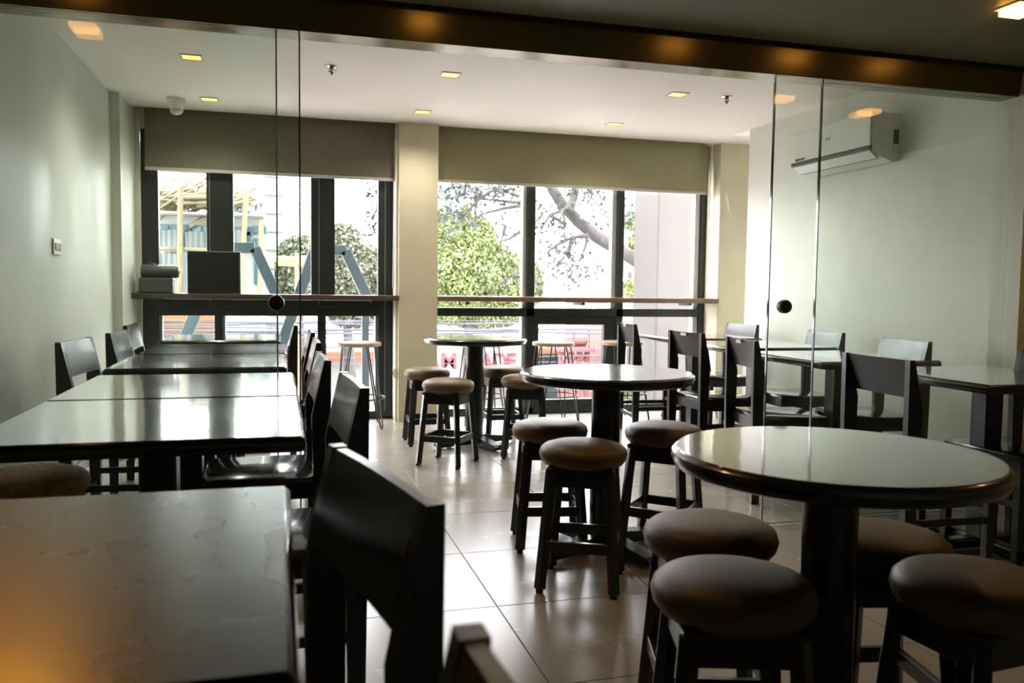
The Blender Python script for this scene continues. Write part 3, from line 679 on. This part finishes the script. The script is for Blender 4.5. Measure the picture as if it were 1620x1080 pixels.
b = MB(); _p = P(664, 400, T2); b.tube([(_p.x, 0, 0), (_p.x+.05, 0, _p.z), P(660, 240, T2)], [.12, .10, .06], 10); b.build('trunk', m_bark, t, .9)
b = MB(); b.tube([P(660, 240, T2), P(606, 238, T2), P(600, 290, T2), P(596, 330, T2), P(590, 350, T2), P(578, 318, T2)], [.05, .03, .02, .015, .01, .005], 6); b.build('twig', m_bark, t)
b = MB()
for i in range(150):
    f = random.random(); b.leaf(P(random.gauss(590-3*f, 8), 285+95*f+random.gauss(0, 5), T2), random.uniform(.02, .04), 1.2)
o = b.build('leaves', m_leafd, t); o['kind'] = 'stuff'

# beige outer pillar, steel braces
A, B_ = at(1040, 400, 9.2), at(1099, 400, 9.2)
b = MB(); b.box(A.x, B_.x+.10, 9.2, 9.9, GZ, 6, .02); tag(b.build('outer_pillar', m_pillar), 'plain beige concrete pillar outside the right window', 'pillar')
def brace(pts, Y, label):
    t = thing('steel_brace', (at(*pts[0], Y).x, Y, at(*pts[0], Y).z), label, 'steel frame', 'steel braces outside the left window')
    for (x0, y0), (x1, y1) in zip(pts, pts[1:]):
        b = MB(); b.bar(P(x0, y0, Y, t), P(x1, y1, Y, t), .10, .10, .004); b.build('member', m_brace, t)
    p = P(*pts[0], Y, t); b = MB(); b.box(p.x-.05, p.x+.05, -.05, .05, GZ-t.location.z, p.z+.05); b.build('post', m_brace, t)
brace([(282, 560), (352, 392), (403, 392), (448, 490)], 8.2, 'blue-grey angled steel brace outside, seen behind the black box')
brace([(440, 560), (498, 395), (546, 396), (590, 490)], 8.2, 'blue-grey angled steel brace outside the pane left of the beige column')
b = MB(); A = at(573, 500, 8.6); b.box(A.x, A.x+.07, 8.6, 8.67, GZ, at(573, 490, 8.6).z); tag(b.build('steel_post', m_brace), 'thin grey steel post outside behind the left hairpin stool', 'post')
b = MB()
for k in range(9): b.tube([at(432+k, 406+k*1.6, 14), at(492+k*2, 409+k*1.7, 13.4)], .02, 6)
_a = at(470, 410, 13.7); b.tube([(_a.x, _a.y, GZ), (_a.x, _a.y, _a.z+.1)], .04, 8)
tag(b.build('bamboo_bundle', m_bamboo), 'bundle of bamboo poles stretched sideways before the tower', 'bamboo', kind='stuff')

# brick house with blue roof, fence
Y = 20
t = thing('brick_house', (at(1005, 460, Y).x, Y, GZ), 'pink brick house with a blue roof edge beside the outer pillar', 'building')
A, B_ = P(975, 455, Y), P(1075, 480, Y)
b = MB(); b.box(A.x, B_.x+1, 0, 4, 0, A.z); b.build('wall', m_brick, t)
for k in range(6):
    z = A.z-.04-.11*k; b = MB(); b.box(A.x, B_.x+1, -.02, 0, z-.09, z); b.build('brick_course', m_brick, t)
b = MB(); A2 = P(990, 445, Y); b.prism([(A2.x-.2, A.z), (B_.x+1.2, A.z-.05), (B_.x+1.2, A2.z), (A2.x, A2.z)], -.4, 4); b.build('roof', m_blue, t)
Y = 15.5
t = thing('metal_fence', (at(1010, 500, Y).x, Y, at(1010, 545, Y).z), 'pale grey railing fence seen under the counter beside the outer pillar', 'fence')
for k in range(22):
    A = P(978+k*3.1, 476, Y); b = MB(); b.box(A.x, A.x+.018, 0, .03, 0, A.z); b.build('baluster', m_alu, t)
for py in (480, 507, 545):
    A, B_ = P(975, py, Y), P(1050, py, Y); b = MB(); b.box(A.x, B_.x, -.01, .04, A.z-.02, A.z+.02); b.build('fence_rail', m_alu, t)

# shop row opposite, with sign
Y = 26
t = thing('shop_building', (at(750, 560, Y).x, Y, GZ), 'low shop building across the street carrying the red-lettered signboard', 'building')
A, B_ = P(640, 545, Y), P(885, 700, Y)
b = MB(); b.box(A.x, B_.x, 0, 6, 0, A.z); b.build('wall', m_wallw, t)
b = MB(); b.box(A.x-.2, B_.x+.2, -.9, 0, A.z-.25, A.z-.05, .02); b.build('orange_awning', m_orange, t)
for k in range(3):
    A3, B3 = P(847+k*13, 562, Y), P(857+k*13, 584, Y); b = MB(); b.box(A3.x, B3.x, -.05, .1, B3.z, A3.z); b.build('window', m_dwin, t)
A3, B3 = P(845, 590, Y), P(885, 640, Y); b = MB(); b.box(A3.x, B3.x, -.05, .1, B3.z, A3.z); b.build('shop_window', m_dwin, t)
Ys = 25.0
t = thing('shop_sign', (at(752, 580, Ys).x, Ys, at(752, 580, Ys).z), 'white signboard with large red letters seen between the far stools', 'sign')
A, B_ = P(672, 553, Ys), P(822, 612, Ys)
b = MB(); b.box(A.x, B_.x, 0, .25, B_.z, A.z, .02); b.build('board', m_sign, t)
mtx = lambda px, py: Matrix.Translation(P(px, py, Ys)+Vector((0, -.03, 0))) @ Matrix.Rotation(PI/2, 4, 'X')
for chx, px in (('A', 684), ('M', 710), ('I', 735), ('A', 769), ('D', 790), ('E', 808)): text_mesh('letter', chx, .68, m_redletter, mtx(px, 572), t, .02)
text_mesh('letter', 'H', .34, m_redletter, mtx(737, 592), t, .02)
# orange-banded low building at left
Y = 14
t = thing('orange_building', (at(280, 520, Y).x, Y, GZ), 'low orange-walled building seen in the lowest left panes', 'building')
A, B_ = P(205, 492, Y), P(338, 540, Y)
b = MB(); b.box(A.x, B_.x, 0, 2.4, 0, A.z); b.build('wall', m_orange, t)
for k in range(6):
    z = A.z-.12-.10*k; b = MB(); b.box(A.x, B_.x+.05, -.04, 0, z-.02, z); b.build('siding_board', m_orange if k < 3 else m_concrete, t)
Y = 22
t = thing('roadside_wall', (at(440, 580, Y).x, Y, GZ), 'long pale roadside wall with an orange band behind the left hairpin stool', 'wall')
A, B_ = P(340, 545, Y), P(660, 640, Y)
b = MB(); b.box(A.x, B_.x, 0, .3, 0, A.z); b.build('wall', m_concrete, t)
b = MB(); C0 = P(400, 566, Y); b.box(A.x, B_.x, -.06, 0, C0.z-.16, C0.z+.12); b.build('orange_band', m_orange, t)
b = MB(); C0 = P(400, 578, Y); b.box(A.x, B_.x, -.08, 0, C0.z-.03, C0.z+.03); b.build('ledge', m_sheet, t)
for px in (478, 600):
    A3, B3 = P(px-4, 600, Y), P(px+12, 634, Y); b = MB(); b.box(A3.x, B3.x, -.1, 0, B3.z, A3.z); b.build('notice_panel', m_dwin, t)
    A3, B3 = P(px-1, 612, Y), P(px+7, 622, Y); b = MB(); b.box(A3.x, B3.x, -.13, -.1, B3.z, A3.z); b.build('notice', m_orange, t)
# roof tank on red steel tower
Y = 21
t = thing('tank_tower', (at(918, 560, Y).x, Y, at(918, 640, Y).z), 'faded red steel tower with a small tank, behind the middle round table', 'tower')
for px in (889, 905, 918, 930):
    A = P(px, 554, Y); b = MB(); b.box(A.x-.06, A.x+.06, 0, .12, 0, A.z); b.build('post', m_red, t)
for px in (889, 905, 918):
    b = MB(); b.bar(P(px, 554, Y), P(px+13, 578, Y), .04, .04); b.bar(P(px+13, 554, Y), P(px, 578, Y), .04, .04); b.build('cross_brace', m_red, t)
A, B_ = P(880, 550, Y), P(935, 555, Y)
b = MB(); b.box(A.x, B_.x, -.3, .8, B_.z, A.z, .01); b.build('deck', m_red, t)
b = MB(); A = P(914, 541, Y); b.tube([A+Vector((-.32, .2, 0)), A+Vector((-.28, .2, 0)), A+Vector((.28, .2, 0)), A+Vector((.32, .2, 0))], [.08, .13, .13, .08], 16); b.build('tank', m_red, t, .8)
b = MB(); p1, p2, p3, p4 = P(883, 550, Y), P(883, 520, Y), P(932, 520, Y), P(932, 550, Y)
b.tube([p1, p2], .02, 6); b.tube([p4, p3], .02, 6); b.tube([p2, p3], .02, 6); b.tube([P(908, 550, Y), P(908, 520, Y)], .02, 6); b.build('guard_rail', m_red, t)
# low houses filling the street level at right
Y = 30
for p0, p1, pt, l, mm in ((1028, 1064, 552, 'low pink-walled house at street level right of the tank tower', m_red), (892, 1020, 600, 'pale low garage front behind the middle round table', m_concrete)):
    A, B_ = at(p0, pt, Y-3), at(p1, pt, Y-3); t = thing('low_house', ((A.x+B_.x)/2, Y-3, GZ), l, 'building'); L = (B_.x-A.x)/2
    b = MB(); b.box(-L, L, 0, 3, 0, A.z-GZ); b.build('wall', mm, t)
    b = MB(); b.box(-L-.2, L+.2, -.4, 3.1, A.z-GZ, A.z-GZ+.15); b.build('roof', m_concrete, t)
    for k in range(4):
        b = MB(); b.box(-L+.3+k*L/2.2, -L+.9+k*L/2.2, -.05, 0, .3, 1.1); b.build('window', m_dwin, t)
for xx, l in ((at(200, 500, 12).x-.05, 'left'), (at(1200, 500, 12).x+1.1, 'right')):
    t = thing('utility_pole', (xx, 13.8, GZ), 'concrete utility pole carrying the street cables, %s of the window view' % l, 'pole')
    b = MB(); b.tube([(0, 0, 0), (0, 0, 6)], [.14, .09], 12); b.build('shaft', m_concrete, t, .9)
    b = MB(); b.box(-.05, .05, -2.1, 2.1, 4.45, 4.6); b.box(-.05, .05, -2.1, 2.1, 4.0, 4.1); b.build('crossarm', m_iron, t)
# overhead cables, each strung across the street
cab = [(506, 513, .010), (512, 510, .012), (517, 521, .008), (523, 519, .020), (528, 524, .018), (532, 538, .008), (508, 503, .007), (535, 531, .008), (545, 551, .008), (567, 560, .008), (575, 571, .007)]
for i, (yl, yr, r) in enumerate(cab):
    Y = 12+.35*i; pts = []
    for k in range(25):
        f = k/24; a = at(200, yl, Y); c = at(1200, yr, Y); p = a.lerp(c, f); p.z -= .10*math.sin(PI*f*3+i) ** 2 * .25; pts.append(p)
    b = MB(); b.tube(pts, r, 6); tag(b.build('overhead_cable', m_cable, None, .9), 'black overhead street cable strung across behind the lower window panes', 'cable', 'overhead cables')
